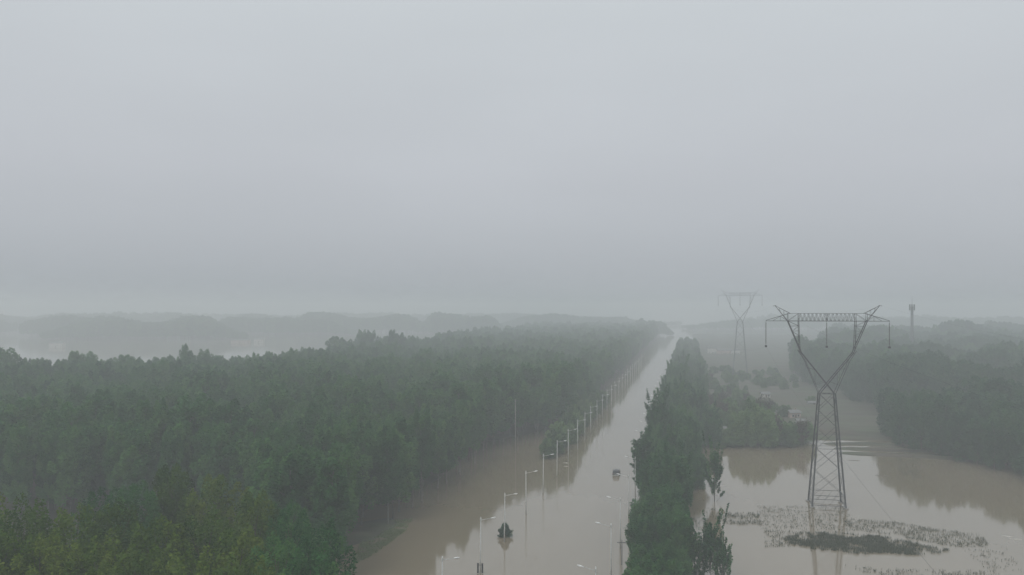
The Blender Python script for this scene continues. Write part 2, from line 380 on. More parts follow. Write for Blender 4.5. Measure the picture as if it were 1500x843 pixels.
# near trees at the bottom left corner
NEAR = [(-30, 728, 100), (35, 738, 98), (105, 742, 98), (168, 738, 103), (200, 706, 120), (252, 684, 127), (318, 698, 121), (375, 724, 112),
        (428, 744, 104), (468, 765, 97), (300, 752, 99), (235, 762, 95), (350, 776, 92), (410, 786, 90), (455, 800, 88), (60, 785, 88),
        (140, 788, 88), (-10, 780, 88), (205, 800, 86), (280, 806, 86), (150, 715, 118), (420, 735, 115), (355, 815, 84)]
NEAR_L = {0: 'olive leafy tree cut by the left edge of the photo above the corner', 5: 'tallest leafy tree of the near clump, its top rising highest over the corner',
          9: 'dark green tree at the road end of the near clump', 14: 'low dark green tree at the bottom right tip of the near clump'}
for i, (px, tp, d) in enumerate(NEAR):
    place('near_dark' if (px > 396 or i in (20, 4)) else 'near', 'broadleaf_tree', px, tp - 2, d, NEAR_L.get(i, 'dark green leafy tree in the near clump at the bottom left' if (px > 396 or i in (20, 4)) else 'big olive green leafy tree in the near clump at the bottom left'), group='leafy trees in the near clump at bottom left')

# the long wood on the left of the road: a planted grid, shaken
pts = []
y = 118.0
while y < 1500:
    sp = 6.2 if y < 700 else 7.6
    x = left_edge(y) - 3
    far = -262 + 30*noise.noise((y*.006, 2.2, 0)) - 55*sstep(420, 320, y)
    while x > far:
        jx, jy = x + rnd.uniform(-1.7, 1.7), y + rnd.uniform(-1.7, 1.7)
        l, d = cam_ld(jx, jy)
        if d > 146 and not (d < 182 and l/d < -.31) and -.69*d < l and rnd.random() > .12 and not (d < 150 and jx > -58):
            g = 1 + .20*noise.noise((jx*.022, jy*.016, 7)) + .22*noise.noise((jx*.06, jy*.06, 3))
            hs_ = g*rnd.uniform(.78, 1.06)*(1 - .11*sstep(300, 520, jy))
            if rnd.random() < .04: hs_ *= 1.12
            hs_ = min(hs_, 1.1)
            if d < 200: hs_ = min(hs_, .93)
            bank = math.exp(-(((jx+65)/6)**2 + ((jy-166)/17)**2))
            if bank > .75: x -= sp; continue
            pts.append((jx, jy, hs_, d))
        x -= sp*rnd.uniform(.85, 1.15)
    y += sp
pts.sort(key=lambda p: math.hypot(p[0], p[1]))
N_IND = 285
for i, (x, y, hs_, d) in enumerate(pts[:N_IND]):
    edge = x > left_edge(y) - 9
    broad = rnd.random() < .16
    lab = ('tall pale-trunked tree on the outer edge of the left wood, facing the brown water' if edge else 'tall green tree inside the front of the dense left wood, crown among crowns')
    tree('wood_broad' if broad or i in (3, 8, 13, 21, 34) else 'poplar', i if i < 60 else rnd.randrange(9), 'poplar_tree', x, y, .2, hs_*(1.05 if broad else 1), hs_*rnd.uniform(.9, 1.45), rz(), lab, 'tree',
         'trees along the edge of the left wood' if edge else 'trees inside the left wood')
stuff_wood = [(x, y, .1, hs_*(1.0), hs_*rnd.uniform(1.0, 1.6)) for (x, y, hs_, d) in pts[N_IND:]]
for (px, tp, d, k) in ((6, 506, 372, 1.5), (270, 510, 420, .8), (276, 514, 424, .7), (492, 497, 600, 1.6), (575, 487, 640, 1.0), (585, 489, 645, 1.1), (530, 489, 640, 1.0), (543, 490, 640, 1.1), (602, 492, 650, 1.0), (640, 500, 660, 1.1),
                       (430, 516, 430, 1.2), (445, 537, 380, 1.1), (455, 540, 380, 1.0), (-14, 510, 372, 1.4), (300, 518, 425, 1.0), (110, 519, 400, 1.2), (130, 522, 402, 1.2)):
    x, y, _ = at(px, d); stuff_wood.append((x, y, 0, (H-(tp-5-HZ)*d/F)/24, k*1.35))

# the planted strip on the right of the road
row = []
y = 110.0
while y < 1000:
    wide = y > 226
    for cx in ((-7.3, -4.8, -2.2) if not wide else ((-9.0, -3.6, 1.6) if y < 292 else (-9.0, -3.2, 2.4, 7.0))):
        if rnd.random() < .25: continue
        row.append((cx + rnd.uniform(-1.7, 1.7), y + rnd.uniform(-2.2, 2.2), wide))
    y += 5.4 if y < 420 else 7.0
row.sort(key=lambda p: p[1])
row_stuff = []
for i, (x, y, wide) in enumerate(row):
    hh = rnd.uniform(.50, 1.08) * (1 - .18*sstep(175, 140, y)) * (1 + .32*noise.noise((x*.05, y*.035, 2)))
    if y > 225: hh *= 1.06
    if rnd.random() < .08: hh *= 1.18
    if cam_ld(x, y)[1] < 112: hh *= .8
    if x > 0: hh *= .86
    side = 'road side' if x < -6.2 else 'field side' if (x > 4 or not wide) else 'middle'
    rng_ = 'near end' if y < 175 else 'stretch beside the sunken car' if y < 290 else 'far hazy part'
    round_ = rnd.random() < .62
    if y > 640: row_stuff.append((x, y, 0, min(hh, 1.02)*.54*(1.12 if round_ else 1), hh*rnd.uniform(.85, 1.25)*.8)); continue
    tree('bushy_row' if round_ else 'row', rnd.randrange(9), 'roadside_tree', x, y, -.2, hh*(1.2 if round_ else 1), (.35 + .65*hh)*rnd.uniform(.86, 1.2), rz(),
         f"{'round' if round_ else 'upswept'} green tree in the {rng_} of the roadside strip, {side}", 'tree', 'trees in the planted strip right of the road')
place('row', 'roadside_tree', 941, 652, 214, 'tall ragged tree at the road side of the strip beside the half-sunk car', ws=1.25, vi=2)
place('sparse', 'slender_tree', 1047, 662, 207, 'slender lone tree standing in the water right of the strip, behind the sparse one', vi=1, ws=1.25)
place('sparse', 'slender_tree', 1040, 768, 147, 'tallest sparse open-crowned tree at the bottom edge beside the field', vi=1, ws=1.0)
place('sparse', 'slender_tree', 1021, 794, 149, 'sparse tree at the bottom edge, left shoulder of the tallest sparse one', vi=0, ws=.9)
place('sparse', 'slender_tree', 1059, 797, 146, 'sparse low tree at the bottom edge, right shoulder of the tallest sparse one', vi=0, ws=.85)
place('bushy_row', 'roadside_tree', 974, 755, 150, 'rounded dark tree at the field side corner of the strip, near the bottom edge', ws=.95)
place('bushy_row', 'roadside_tree', 992, 790, 146, 'low rounded tree between the strip corner and the sparse trees', ws=.7)

# the drowned round shrub in the median
x, y, _ = ground_at(740, 786)
shr = make_tree(140, 3.5, .02, 1.5, .35, 56, 7000, .15, lambda g: (1-g**1.4)*.95+.12, .42, M['leaf_dark'], M['bark'], trunk_r=.06)
r = empty('shrub', (x, y, -.75)); tag(r, 'round dark shrub standing alone in the flood just by a lamp post', 'shrub')
for nm, me in zip(('trunk', 'crown'), shr):
    c = bpy.data.objects.new(nm, me); C.objects.link(c); c.parent = r

# leafy bushes behind the left lamps
for (yy, hz_, off, wsc) in ((262, 6.5, 7, .8), (272, 8.5, 5.5, .95), (283, 9.5, 6.5, 1.0), (291, 7.5, 4.2, .8), (300, 10.5, 6, 1.05), (311, 9, 4.6, .9), (322, 11, 6.4, 1.0), (334, 8.5, 4.4, .85), (346, 10, 5.4, .95), (361, 9, 4.6, .9), (379, 10, 5, 1.0), (398, 9, 4.6, .9)):
    tree('bushy', rnd.randrange(9), 'bushy_tree', -38.2-off+rnd.uniform(-.6, .6), yy+rnd.uniform(-2, 2), -.3, hz_/10, wsc, rz(), 'light green bushy tree close behind the left lamp row', 'tree', 'light green bushy trees behind the left lamps')

# scrub, gardens and thin trees in the middle distance, between strip and right wood
for i in range(150):
    for _try in range(30):
        x = rnd.uniform(9, 50); y = 303 + 250*rnd.random()**1.3
        if x < 16 + 27*sstep(560, 310, y) + 7*rnd.random(): break
    l, d = cam_ld(x, y)
    k = rnd.choice(['bushy', 'sere', 'bushy'])
    hs_ = rnd.uniform(.45, 1.0) if y < 380 else rnd.uniform(.25, .7)
    px_ = 750 + F*l/d; tp_ = HZ + F*(H-hs_*10)/d
    if any(abs(px_-hx) < hw and d < H*F/(hy-HZ)+2 and tp_ < hy-1 for hx, hy, hw in ((1160, 616, 27), (1050, 634, 18), (1076, 637, 10), (1122, 584, 12), (1164, 562, 14))): continue
    tree(k, rnd.randrange(9), 'garden_tree', x, y, .05, hs_, hs_*rnd.uniform(.9, 1.2), rz(),
         ('green leafy' if k == 'bushy' else 'sparse brownish') + (' tree at the water edge of the garden clump left of the pylon' if y < 340 else ' tree in the garden clump around the small huts' if y < 430 else ' low tree fading in haze behind the huts'), 'tree',
         'trees of the garden clump left of the pylon')
for (px, py, tp) in ((1168, 652, 624), (1158, 655, 622), (1146, 650, 619), (1133, 648, 616), (1092, 655, 602), (1110, 652, 596), (1120, 654, 600), (1073, 655, 640), (1055, 655, 641), (1100, 646, 586), (1083, 652, 604), (1063, 648, 628), (1127, 657, 612)):
    place('bushy', 'garden_tree', px, tp, H*F/(py-HZ), 'tallest leafy trees fronting the garden clump, mirrored in the pale water', group='front trees of the garden clump', ws=.95)

# the wood on the right
rp_ = []
y = 236.0
while y < 1300:
    sp = 7.4 if y < 420 else 9.5
    x = right_edge(y) + 3 + max(0, y-640)*.22
    lim = 130 + y*.52
    while x < lim:
        jx, jy = x + rnd.uniform(-2.2, 2.2), y + rnd.uniform(-2.2, 2.2)
        l, d = cam_ld(jx, jy)
        if l < .70*d and d > 225 and not (337 + .12*(jx-80) < jy < 392 + .12*(jx-80)) and rnd.random() > .08: rp_.append((jx, jy, (.92 + .50*noise.noise((jx*.022, jy*.013, 4)) + .22*noise.noise((jx*.07, jy*.05, 9)) + rnd.uniform(-.1, .1))*(1 - .07*sstep(400, 600, jy)), d))
        x += sp*rnd.uniform(.85, 1.15)
    y += sp
rp_.sort(key=lambda p: p[3])
for i, (x, y, hs_, d) in enumerate(rp_[:150]):
    edge = x < right_edge(y) + 12
    if d < 330 and x > 98: hs_ *= 1.10
    if d < 325 and x < 96: hs_ *= .86
    tree('dome', rnd.randrange(9), 'round_tree', x, y, 0, hs_, hs_*rnd.uniform(.85, 1.15), rz(),
         'dark rounded tree on the water edge of the right wood' if edge else 'dark rounded tree deep in the right wood', 'tree',
         'edge trees of the right wood' if edge else 'inner trees of the right wood')
right_stuff = [(x, y, 0, hs_*1.08, hs_*rnd.uniform(1.0, 1.4)) for (x, y, hs_, d) in rp_[150:]]
for (px, tp, d, n, sp_) in ((1292, 474, 830, 18, 28), (1240, 482, 740, 14, 22), (1405, 466, 950, 26, 36), (1462, 478, 950, 12, 22), (1188, 500, 580, 11, 15), (1360, 500, 560, 12, 26), (1450, 508, 470, 12, 30)):
    for k in range(n):
        q = px + rnd.gauss(0, sp_*.5); dd = d + rnd.uniform(-25, 25); x, y, _ = at(q, dd); t_ = tp + abs(q-px)*.22 + rnd.uniform(0, 5)
        right_stuff.append((x, y, 0, (H-(t_-HZ)*dd/F)/22, rnd.uniform(1.1, 1.6)))

# what is left of the woods, and the far woods across the river, each one mass
def wood_stuff(name, P, kinds_, label):
    """points with an instanced tree each; the trees are those that stand in the front of the same wood"""
    me = bpy.data.meshes.new(name); n = len(P)
    me.vertices.add(n); me.vertices.foreach_set('co', np.array([(p[0], p[1], p[2]) for p in P]).ravel())
    a = me.attributes.new('sc', 'FLOAT_VECTOR', 'POINT'); a.data.foreach_set('vector', np.array([(p[4], p[4], p[3]) for p in P]).ravel())
    a = me.attributes.new('rot', 'FLOAT_VECTOR', 'POINT'); a.data.foreach_set('vector', np.array([(0, 0, rnd.uniform(0, 6.28)) for p in P]).ravel())
    a = me.attributes.new('vi', 'INT', 'POINT'); a.data.foreach_set('value', np.array([rnd.randrange(999) for p in P], dtype=np.int32))
    me.update()
    o = bpy.data.objects.new(name, me); C.objects.link(o); tag(o, label, kind='stuff')
    ng = bpy.data.node_groups.new(name, 'GeometryNodeTree'); ng.is_modifier = True
    ng.interface.new_socket('Geometry', in_out='INPUT', socket_type='NodeSocketGeometry'); ng.interface.new_socket('Geometry', in_out='OUTPUT', socket_type='NodeSocketGeometry')
    gi, go = N(ng, 'NodeGroupInput'), N(ng, 'NodeGroupOutput')
    j = N(ng, 'GeometryNodeJoinGeometry')
    for key in kinds_:
        j2 = N(ng, 'GeometryNodeJoinGeometry')
        for nm in ('trunk', 'crown'):
            oi = N(ng, 'GeometryNodeObjectInfo'); oi.inputs['Object'].default_value = PROTO[key][nm]; ng.links.new(oi.outputs['Geometry'], j2.inputs[0])
        g2 = N(ng, 'GeometryNodeGeometryToInstance'); ng.links.new(j2.outputs[0], g2.inputs[0]); ng.links.new(g2.outputs[0], j.inputs[0])
    ip = N(ng, 'GeometryNodeInstanceOnPoints'); ip.inputs['Pick Instance'].default_value = True
    ng.links.new(gi.outputs[0], ip.inputs['Points']); ng.links.new(j.outputs[0], ip.inputs['Instance'])
    for nm, dt, sk in (('sc', 'FLOAT_VECTOR', 'Scale'), ('rot', 'FLOAT_VECTOR', 'Rotation'), ('vi', 'INT', 'Instance Index')):
        na = N(ng, 'GeometryNodeInputNamedAttribute', data_type=dt); na.inputs['Name'].default_value = nm
        s_ = na.outputs['Attribute'] if 'Attribute' in na.outputs else na.outputs[0]
        ng.links.new(s_, ip.inputs[sk])
    ng.links.new(ip.outputs[0], go.inputs[0])
    md = o.modifiers.new('trees', 'NODES'); md.node_group = ng
    return o
for k in ('poplar', 'wood_broad', 'dome'):
    for vi in range(len(KIND[k])):
        assert (k, vi) in PROTO, (k, vi)
POP = [('poplar', i) for i in range(5)] + [('wood_broad', 0), ('wood_broad', 1)]
DOM = [('dome', i) for i in range(3)] + [('wood_broad', 2)]
wood_stuff('wood', stuff_wood, POP, 'hazy depth of the long wood left of the road')
wood_stuff('far_wood', right_stuff, DOM, 'hazy depth of the wood behind the pylon on the right')
far = []
def band(px0, px1, d0, d1, n, z0, z1, seed):
    for i in range(n):
        d = rnd.uniform(d0, d1); px = rnd.uniform(px0, px1)
        x, y, _ = at(px, d)
        nn = noise.noise((px*.014, d*.004, seed)); u = (px-px0)/(px1-px0); ed = sstep(0, .22, u)*sstep(1, .78, u)
        z = (z0 + (z1-z0)*(.45 + nn) + rnd.uniform(-2, 2)) * (.35 + .65*ed)
        if nn < -.45 or z < 6: continue
        far.append((x, y, 0, z/24, max(z, 14)/24*1.7))
band(-120, 190, 1330, 1480, 400, 24, 36, 1.3)
band(60, 360, 1200, 1340, 460, 22, 35, 4.7)
band(290, 520, 1400, 1520, 380, 24, 36, 8.1)
band(400, 640, 1500, 1640, 400, 26, 38, 2.9)
band(-100, 500, 1650, 1850, 700, 24, 40, 5.9)
band(610, 740, 1500, 1600, 220, 27, 40, 5.2)
band(720, 960, 1700, 1850, 300, 24, 36, 6.6)
band(-80, 1000, 2100, 2400, 1500, 24, 34, 7.7)
band(1000, 1600, 1700, 2100, 900, 20, 32, 3.4)
band(915, 985, 1350, 1450, 40, 20, 34, 9.4)
wood_stuff('planted_strip', row_stuff, POP, 'far end of the tree strip right of the road, lost in haze')
for i in range(190):
    x = rnd.uniform(8, 70); y = 350 + 330*rnd.random()**1.2; l, d = cam_ld(x, y); px_ = 750 + F*l/d
    if noise.noise((x*.04, y*.014, 6)) < -.02 + .012*max(0, x-40) or 1128 < px_ < 1185 and d < 420: continue
    hs_ = rnd.uniform(.2, .62)
    tree('bushy', rnd.randrange(9), 'field_bush', x, y, .1, hs_, hs_*rnd.uniform(1.0, 1.6), rz(), 'low hazy bush on the muddy field behind the huts', 'bush', 'low bushes scattered over the field')
wood_stuff('distant_wood', far, POP, 'far tree line across the river, nearly lost in haze')

# ------------------------------------------------------------------ lattice pylons
def pylon(px, d, top_px, label, name='transmission_tower', paint='steel', th=1.0):
    class PB(MB):
        def bar(s, a, b, r): return s.tube([a, b], r*.75*th, 4)
        def tube(s, pts, rs, n=6, cap=True):
            if n == 4 and isinstance(rs, float) and rs > .1: rs = rs*th
            return MB.tube(s, pts, rs, n, cap)
    x0, y0, _ = at(px, d)
    ext = (H - (top_px-HZ)*d/F) - 50.3
    root = empty(name, (x0, y0, 0)); root.scale = (.93, .93, 1); tag(root, label, 'pylon', 'lattice pylons of the power line')
    st = M[paint]
    def mir(p, sx): return (p[0]*sx, p[1], p[2])
    ZW = 28.1 + ext           # waist
    WX, BX = 2.0, 4.25*(1 + ext/40)
    WY, BY = 1.5, 3.6*(1 + ext/40)
    lv = [-.8]; z = .6
    levels = [.6, 3.0, 9.0, 14.5, 19.5, 24.0, 28.1]
    levels = [l*(ZW/28.1) for l in levels]
    def lw(z): t = z/ZW; return (BX + (WX-BX)*t, BY + (WY-BY)*t)
    for sx in (-1, 1):
        for sy in (-1, 1):
            m = PB(); b = lw(-1.2)
            m.tube([(sx*b[0], sy*b[1], -1.2), (sx*WX, sy*WY, ZW)], [.30, .24], 4)
            g = m.build('leg', st, root)
            f = MB().box(sx*BX-.6, sx*BX+.6, sy*BY-.6, sy*BY+.6, -1.5, .22)
            f.build('footing', M['concrete'], root)
    m = PB()
    for face in ('f', 'b', 'l', 'r'):
        def cn(s, z):
            a, b = lw(z)
            return {'f': (s*a, -b, z), 'b': (s*a, b, z), 'l': (-a, s*b, z), 'r': (a, s*b, z)}[face]
        for i, (za, zb) in enumerate(zip(levels[:-1], levels[1:])):
            if i == 0:
                m.bar(cn(-1, za), cn(1, za), .13); m.bar(cn(-1, zb), cn(1, zb), .13)
                for k in range(4):
                    t = -1 + k*.5
                    pa = Vector(cn(-1, za)).lerp(Vector(cn(1, za)), k/4); pb = Vector(cn(-1, zb)).lerp(Vector(cn(1, zb)), (k+1)/4); m.bar(pa, pb, .06)
                continue
            m.bar(cn(-1, za), cn(1, zb), .085); m.bar(cn(1, za), cn(-1, zb), .085)
            zm = (za+zb)/2
            c = Vector(cn(-1, zm)).lerp(Vector(cn(1, zm)), .5)
            for s in (-1, 1):
                q = Vector(cn(s, za)).lerp(c, .5); m.bar(q, cn(s, za+(zb-za)*.32), .05)
                q = Vector(cn(s, zb)).lerp(c, .5); m.bar(q, cn(s, zb-(zb-za)*.32), .05)
            if i in (2, 5): m.bar(cn(-1, zb), cn(1, zb), .09)
    m.build('leg_bracing', st, root)
    # window: two arms of four chords
    ZE, ZC, ZT = 39.0+ext, 46.4+ext, 48.3+ext
    for sx in (-1, 1):
        m = PB()
        for sy in (-1, 1):
            A = (sx*7.0, sy*1.15, ZE)
            chord = [(-sx*WX, sy*WY, ZW), (sx*6.6, sy*1.1, ZE-.6), (sx*10.1, sy*1.0, ZC)]     # the bold inner chord carries over to the far leg
            outer = [(sx*WX, sy*WY, ZW), (sx*5.6, sy*1.25, ZW+8.2), (sx*7.4, sy*1.1, ZE)]
            inner_up = [(sx*7.0, sy*1.1, ZE), (sx*7.3, sy*1.0, ZC)]
            m.tube(chord, .175, 4); m.tube(outer, .11, 4); m.tube(inner_up, .13, 4)
            for k in range(6):
                t0, t1 = k/6, (k+1)/6
                a0 = Vector(inner_up[0]).lerp(Vector(inner_up[1]), t0); b0 = Vector(chord[1]).lerp(Vector(chord[2]), t0)
                a1 = Vector(inner_up[0]).lerp(Vector(inner_up[1]), t1); b1 = Vector(chord[1]).lerp(Vector(chord[2]), t1)
                m.bar(a0, b1, .06) if k % 2 else m.bar(b0, a1, .06); m.bar(a1, b1, .05)
            for k in range(5):
                f = lambda t: Vector(outer[0]).lerp(Vector(outer[2]), t)
                g = lambda t: Vector(chord[0]).lerp(Vector(chord[1]), .3 + .7*t)
                t0, t1 = k/5, (k+1)/5
                m.bar(f(t0), g(t1), .055) if k % 2 else m.bar(g(t0), f(t1), .055)
        for k in range(9):
            t0, t1 = k/9, (k+1)/9
            P_ = [Vector((sx*WX*-1, WY, ZW)), Vector((sx*10.1, 1.0, ZC))]
            a = Vector(chord[0]).lerp(Vector(chord[1]), t0); b = Vector(chord[0]).lerp(Vector(chord[1]), t1)
            a = Vector((a.x, -a.y if k % 2 else a.y, a.z)); b = Vector((b.x, b.y if k % 2 else -b.y, b.z)); m.bar(a, b, .05)
        m.build('window_arm', st, root)
    m = PB()
    m.bar((-WX, -WY, ZW), (WX, -WY, ZW), .1); m.bar((-WX, WY, ZW), (WX, WY, ZW), .1); m.bar((-WX, -WY, ZW), (-WX, WY, ZW), .1); m.bar((WX, -WY, ZW), (WX, WY, ZW), .1)
    m.bar((-WX, -WY, ZW), (WX, WY, ZW), .07); m.bar((WX, -WY, ZW), (-WX, WY, ZW), .07)
    m.build('waist_frame', st, root)
    # crossarm
    m = PB(); XE = 15.8
    for sy in (-1, 1):
        m.bar((-XE, sy*.25, ZC), (-10.1, sy*1.0, ZC), .12); m.bar((XE, sy*.25, ZC), (10.1, sy*1.0, ZC), .12)
        m.bar((-10.1, sy*1.0, ZC), (10.1, sy*1.0, ZC), .15); m.bar((-10.1, sy*.9, ZT), (10.1, sy*.9, ZT), .10)
        for sx in (-1, 1):
            m.bar((sx*10.1, sy*.9, ZT-.1), (sx*XE, sy*.25, ZC+.12), .09)
            m.bar((sx*12.0, sy*.75, ZC), (sx*12.0, sy*.7, ZC+1.25), .05); m.bar((sx*12.0, sy*.7, ZC+1.2), (sx*14.0, sy*.5, ZC), .05); m.bar((sx*10.1, sy*.95, ZC), (sx*12.0, sy*.7, ZC+1.2), .05)
            m.bar((sx*10.1, sy*1.0, ZC), (sx*10.1, sy*.9, ZT), .11); m.bar((sx*7.3, sy*1.0, ZC), (sx*7.3, sy*.9, ZT), .11)
        nseg = 14
        for k in range(nseg):
            xa = -7.3 + 14.6*k/nseg; xb = -7.3 + 14.6*(k+1)/nseg; xm = (xa+xb)/2
            m.bar((xa, sy*1.0, ZC), (xm, sy*.9, ZT), .07); m.bar((xm, sy*.9, ZT), (xb, sy*1.0, ZC), .07)
        m.bar((0, sy*1.0, ZC), (0, sy*.9, ZT), .12)
    for k in range(20):
        xa = -10.1 + 20.2*k/20; xb = xa + 20.2/20; s = 1 if k % 2 else -1
        m.bar((xa, -s*1.0, ZC), (xb, s*1.0, ZC), .05); m.bar((xa, -s*.9, ZT), (xb, s*.9, ZT), .05)
    m.build('crossarm', st, root)
    for sx in (-1, 1):
        m = PB(); tip = (sx*13.4, 0, 50.3+ext)
        for sy in (-1, 1):
            m.bar((sx*10.1, sy*.95, ZC), tip, .11); m.bar((sx*9.4, sy*.9, ZT), tip, .09); m.bar((sx*10.1, sy*.95, ZC), (sx*7.3, sy*.9, ZT), .07)
            for t in (.3, .6):
                a = Vector((sx*10.1, sy*.95, ZC)).lerp(Vector(tip), t); b = Vector((sx*9.4, sy*.9, ZT)).lerp(Vector(tip), t+.12); m.bar(a, b, .05)
        m.bar((sx*13.4, -.3, 50.3+ext), (sx*13.4, .3, 50.3+ext), .14); m.bar((sx*13.1, 0, 50.35+ext), (sx*14.0, 0, 50.2+ext), .1)
        m.build('ground_wire_peak', st, root)
    for xx, z1 in ((-XE, ZC), (0, ZC), (XE, ZC)):
        m = PB(); ps = []; rs = []
        zz = z1
        m.tube([(xx, 0, z1+.1), (xx, 0, z1-6.3)], .05, 5)
        for k in range(24):
            zc = z1 - .5 - k*.225; m.tube([(xx, 0, zc), (xx, 0, zc-.06), (xx, 0, zc-.13)], [.06, .17, .10], 8)
        ins = m.build('insulator_string', M['insul'], root)
        c = MB(); c.box(xx-.26, xx+.26, -.45, .45, z1-6.75, z1-6.25); c.tube([(xx, -.9, z1-6.5), (xx, .9, z1-6.5)], .12, 6)
        c.build('conductor_clamp', st, ins)
    return root
pylon(1211, 203.4, 448, 'large dark lattice pylon with wide window head, standing in the flood', th=.88)
pylon(1084, 560, 425, 'faint far lattice pylon fading into the haze beside the road strip', paint='hazed_steel', th=.72)  # paler steel and thinner bars add to its fading in the haze

# the wires: one continuous wire per attachment, hung over both pylons and on past the camera
WL = ['left outer conductor wire hung from the pylon crossarms', 'middle conductor wire hung from the pylon crossarms', 'right outer conductor wire hung from the pylon crossarms',
      'thin ground wire on the left pylon peaks', 'thin ground wire on the right pylon peaks']
pa, pb_ = at(1211, 203.4), at(1084, 560)
for k, (dx, z1, z2) in enumerate(((-14.7, 39.9, 51.5), (0, 39.9, 51.5), (14.7, 39.9, 51.5), (-12.8, 50.3, 61.9), (12.8, 50.3, 61.9))):
    P_ = []
    sup = [(pa[0]-2, pa[1]-390, z1), (pa[0], pa[1], z1), (pb_[0], pb_[1], z2), (pb_[0]+3, pb_[1]+420, z2-6)]
    for (a_, b_) in zip(sup[:-1], sup[1:]):
        for q in range(24):
            t_ = q/24; P_.append((a_[0]+(b_[0]-a_[0])*t_ + dx, a_[1]+(b_[1]-a_[1])*t_, a_[2]+(b_[2]-a_[2])*t_ - (11 if k < 3 else 7)*4*t_*(1-t_)))
    P_.append((sup[-1][0]+dx, sup[-1][1], sup[-1][2]))
    o = MB().tube(P_, .009 if k < 3 else .005, 4).build('power_line', M['steel']); tag(o, WL[k], 'power line', 'wires of the power line')

# ------------------------------------------------------------------ street lamps
def lamp_proto():
    r = empty('street_lamp', (0, 0, 0))
    MB().tube([(0, 0, -1.5), (0, 0, 3), (0, 0, 10.5)], [.15, .13, .085], 8).build('pole', M['pole'], r, True)
    MB().tube([(0, 0, 9.95), (.6, 0, 10.02), (1.5, 0, 10.25), (2.0, 0, 10.38)], [.055, .05, .045, .04], 6).build('arm', M['pole'], r, True)
    m = MB(); m.tube([(0, 0, 9.7), (0, 0, 10.2)], .14, 8); m.build('collar', M['pole'], r)
    b = bmesh.new(); bmesh.ops.create_uvsphere(b, u_segments=10, v_segments=6, radius=1)
    for v_ in b.verts:
        v_.co = Vector((v_.co.x*.55 + 2.35, v_.co.y*.2, max(v_.co.z, -.35)*.13 + 10.45 + .12*v_.co.x))
    me = bpy.data.meshes.new('lamp_head'); b.to_mesh(me); b.free(); me.materials.append(M['lamp']); me.shade_smooth()
    hd = bpy.data.objects.new('lamp_head', me); C.objects.link(hd); hd.parent = r
    MB().box(2.08, 2.62, -.12, .12, 10.34, 10.385).build('lens', M['lens'], hd)
    return r
LP = lamp_proto(); used = False
ordn = ['first', 'second', 'third', 'fourth', 'fifth', 'sixth', 'seventh', 'eighth', 'ninth', 'tenth', 'eleventh', 'twelfth', 'thirteenth', 'fourteenth', 'fifteenth', 'sixteenth', 'seventeenth', 'eighteenth']
tops = [815, 758, 722, 690, 665, 645, 628.5, 615, 604, 595, 586]
XL = -38.2
lamp_y = []
for t in tops:
    d = F*39.5/(t-HZ); lamp_y.append((d + XL*math.sin(TH))/math.cos(TH))
step = 22.2
while len(lamp_y) < 26: lamp_y.append(lamp_y[-1] + step)
for i, y in enumerate(lamp_y):
    if i == 0: lab = 'pale street lamp at the bottom edge, nearest of the left row'
    elif i == 1: lab = 'pale street lamp with two narrow dark panels on its foot'
    elif i == 2: lab = 'pale street lamp rising in front of the round drowned shrub'
    elif i < 15: lab = f'pale street lamp in the left row, {ordn[i-3]} one beyond the round shrub'
    else: lab = 'far street lamp in the left row, thin and pale in the haze'
    o = LP if not used else copy_tree(LP); used = True
    o.location = (XL + rnd.uniform(-.15, .15), y, 0); o.rotation_euler = (R(rnd.uniform(-1.1, 1.1)), R(rnd.uniform(-1.1, 1.1)), R(rnd.uniform(-5, 5)))
    o['label'] = lab; o['category'] = 'street lamp'; o['group'] = 'street lamps along the left of the flooded road'
    if i == 1:
        for s in (-1, 1):
            MB().box(s*.42-.16, s*.42+.16, -.2, -.14, .05, 1.9).box(min(0, s*.42), max(0, s*.42), -.13, -.09, 1.5, 1.58).build('sign_panel', M['dark'], o)
XR = -13.9
for i, y in enumerate(lamp_y[:24]):
    o = copy_tree(LP); 
    for ch in list(o.children):
        if ch.name.startswith('sign_panel'): bpy.data.objects.remove(ch)
    o.location = (XR + rnd.uniform(-.1, .1), y + (1.0 if i else 0), 0); o.rotation_euler = (0, 0, math.pi + R(rnd.uniform(-3, 3)))
    o['label'] = ('street lamp at the bottom edge, nearest of the right row' if i == 0 else f'street lamp in the right row, {ordn[i]} counted from the bottom edge' if i < 12 else 'hazy far street lamp in the right row, head against the road water')
    o['category'] = 'street lamp'; o['group'] = 'street lamps along the right of the flooded road'

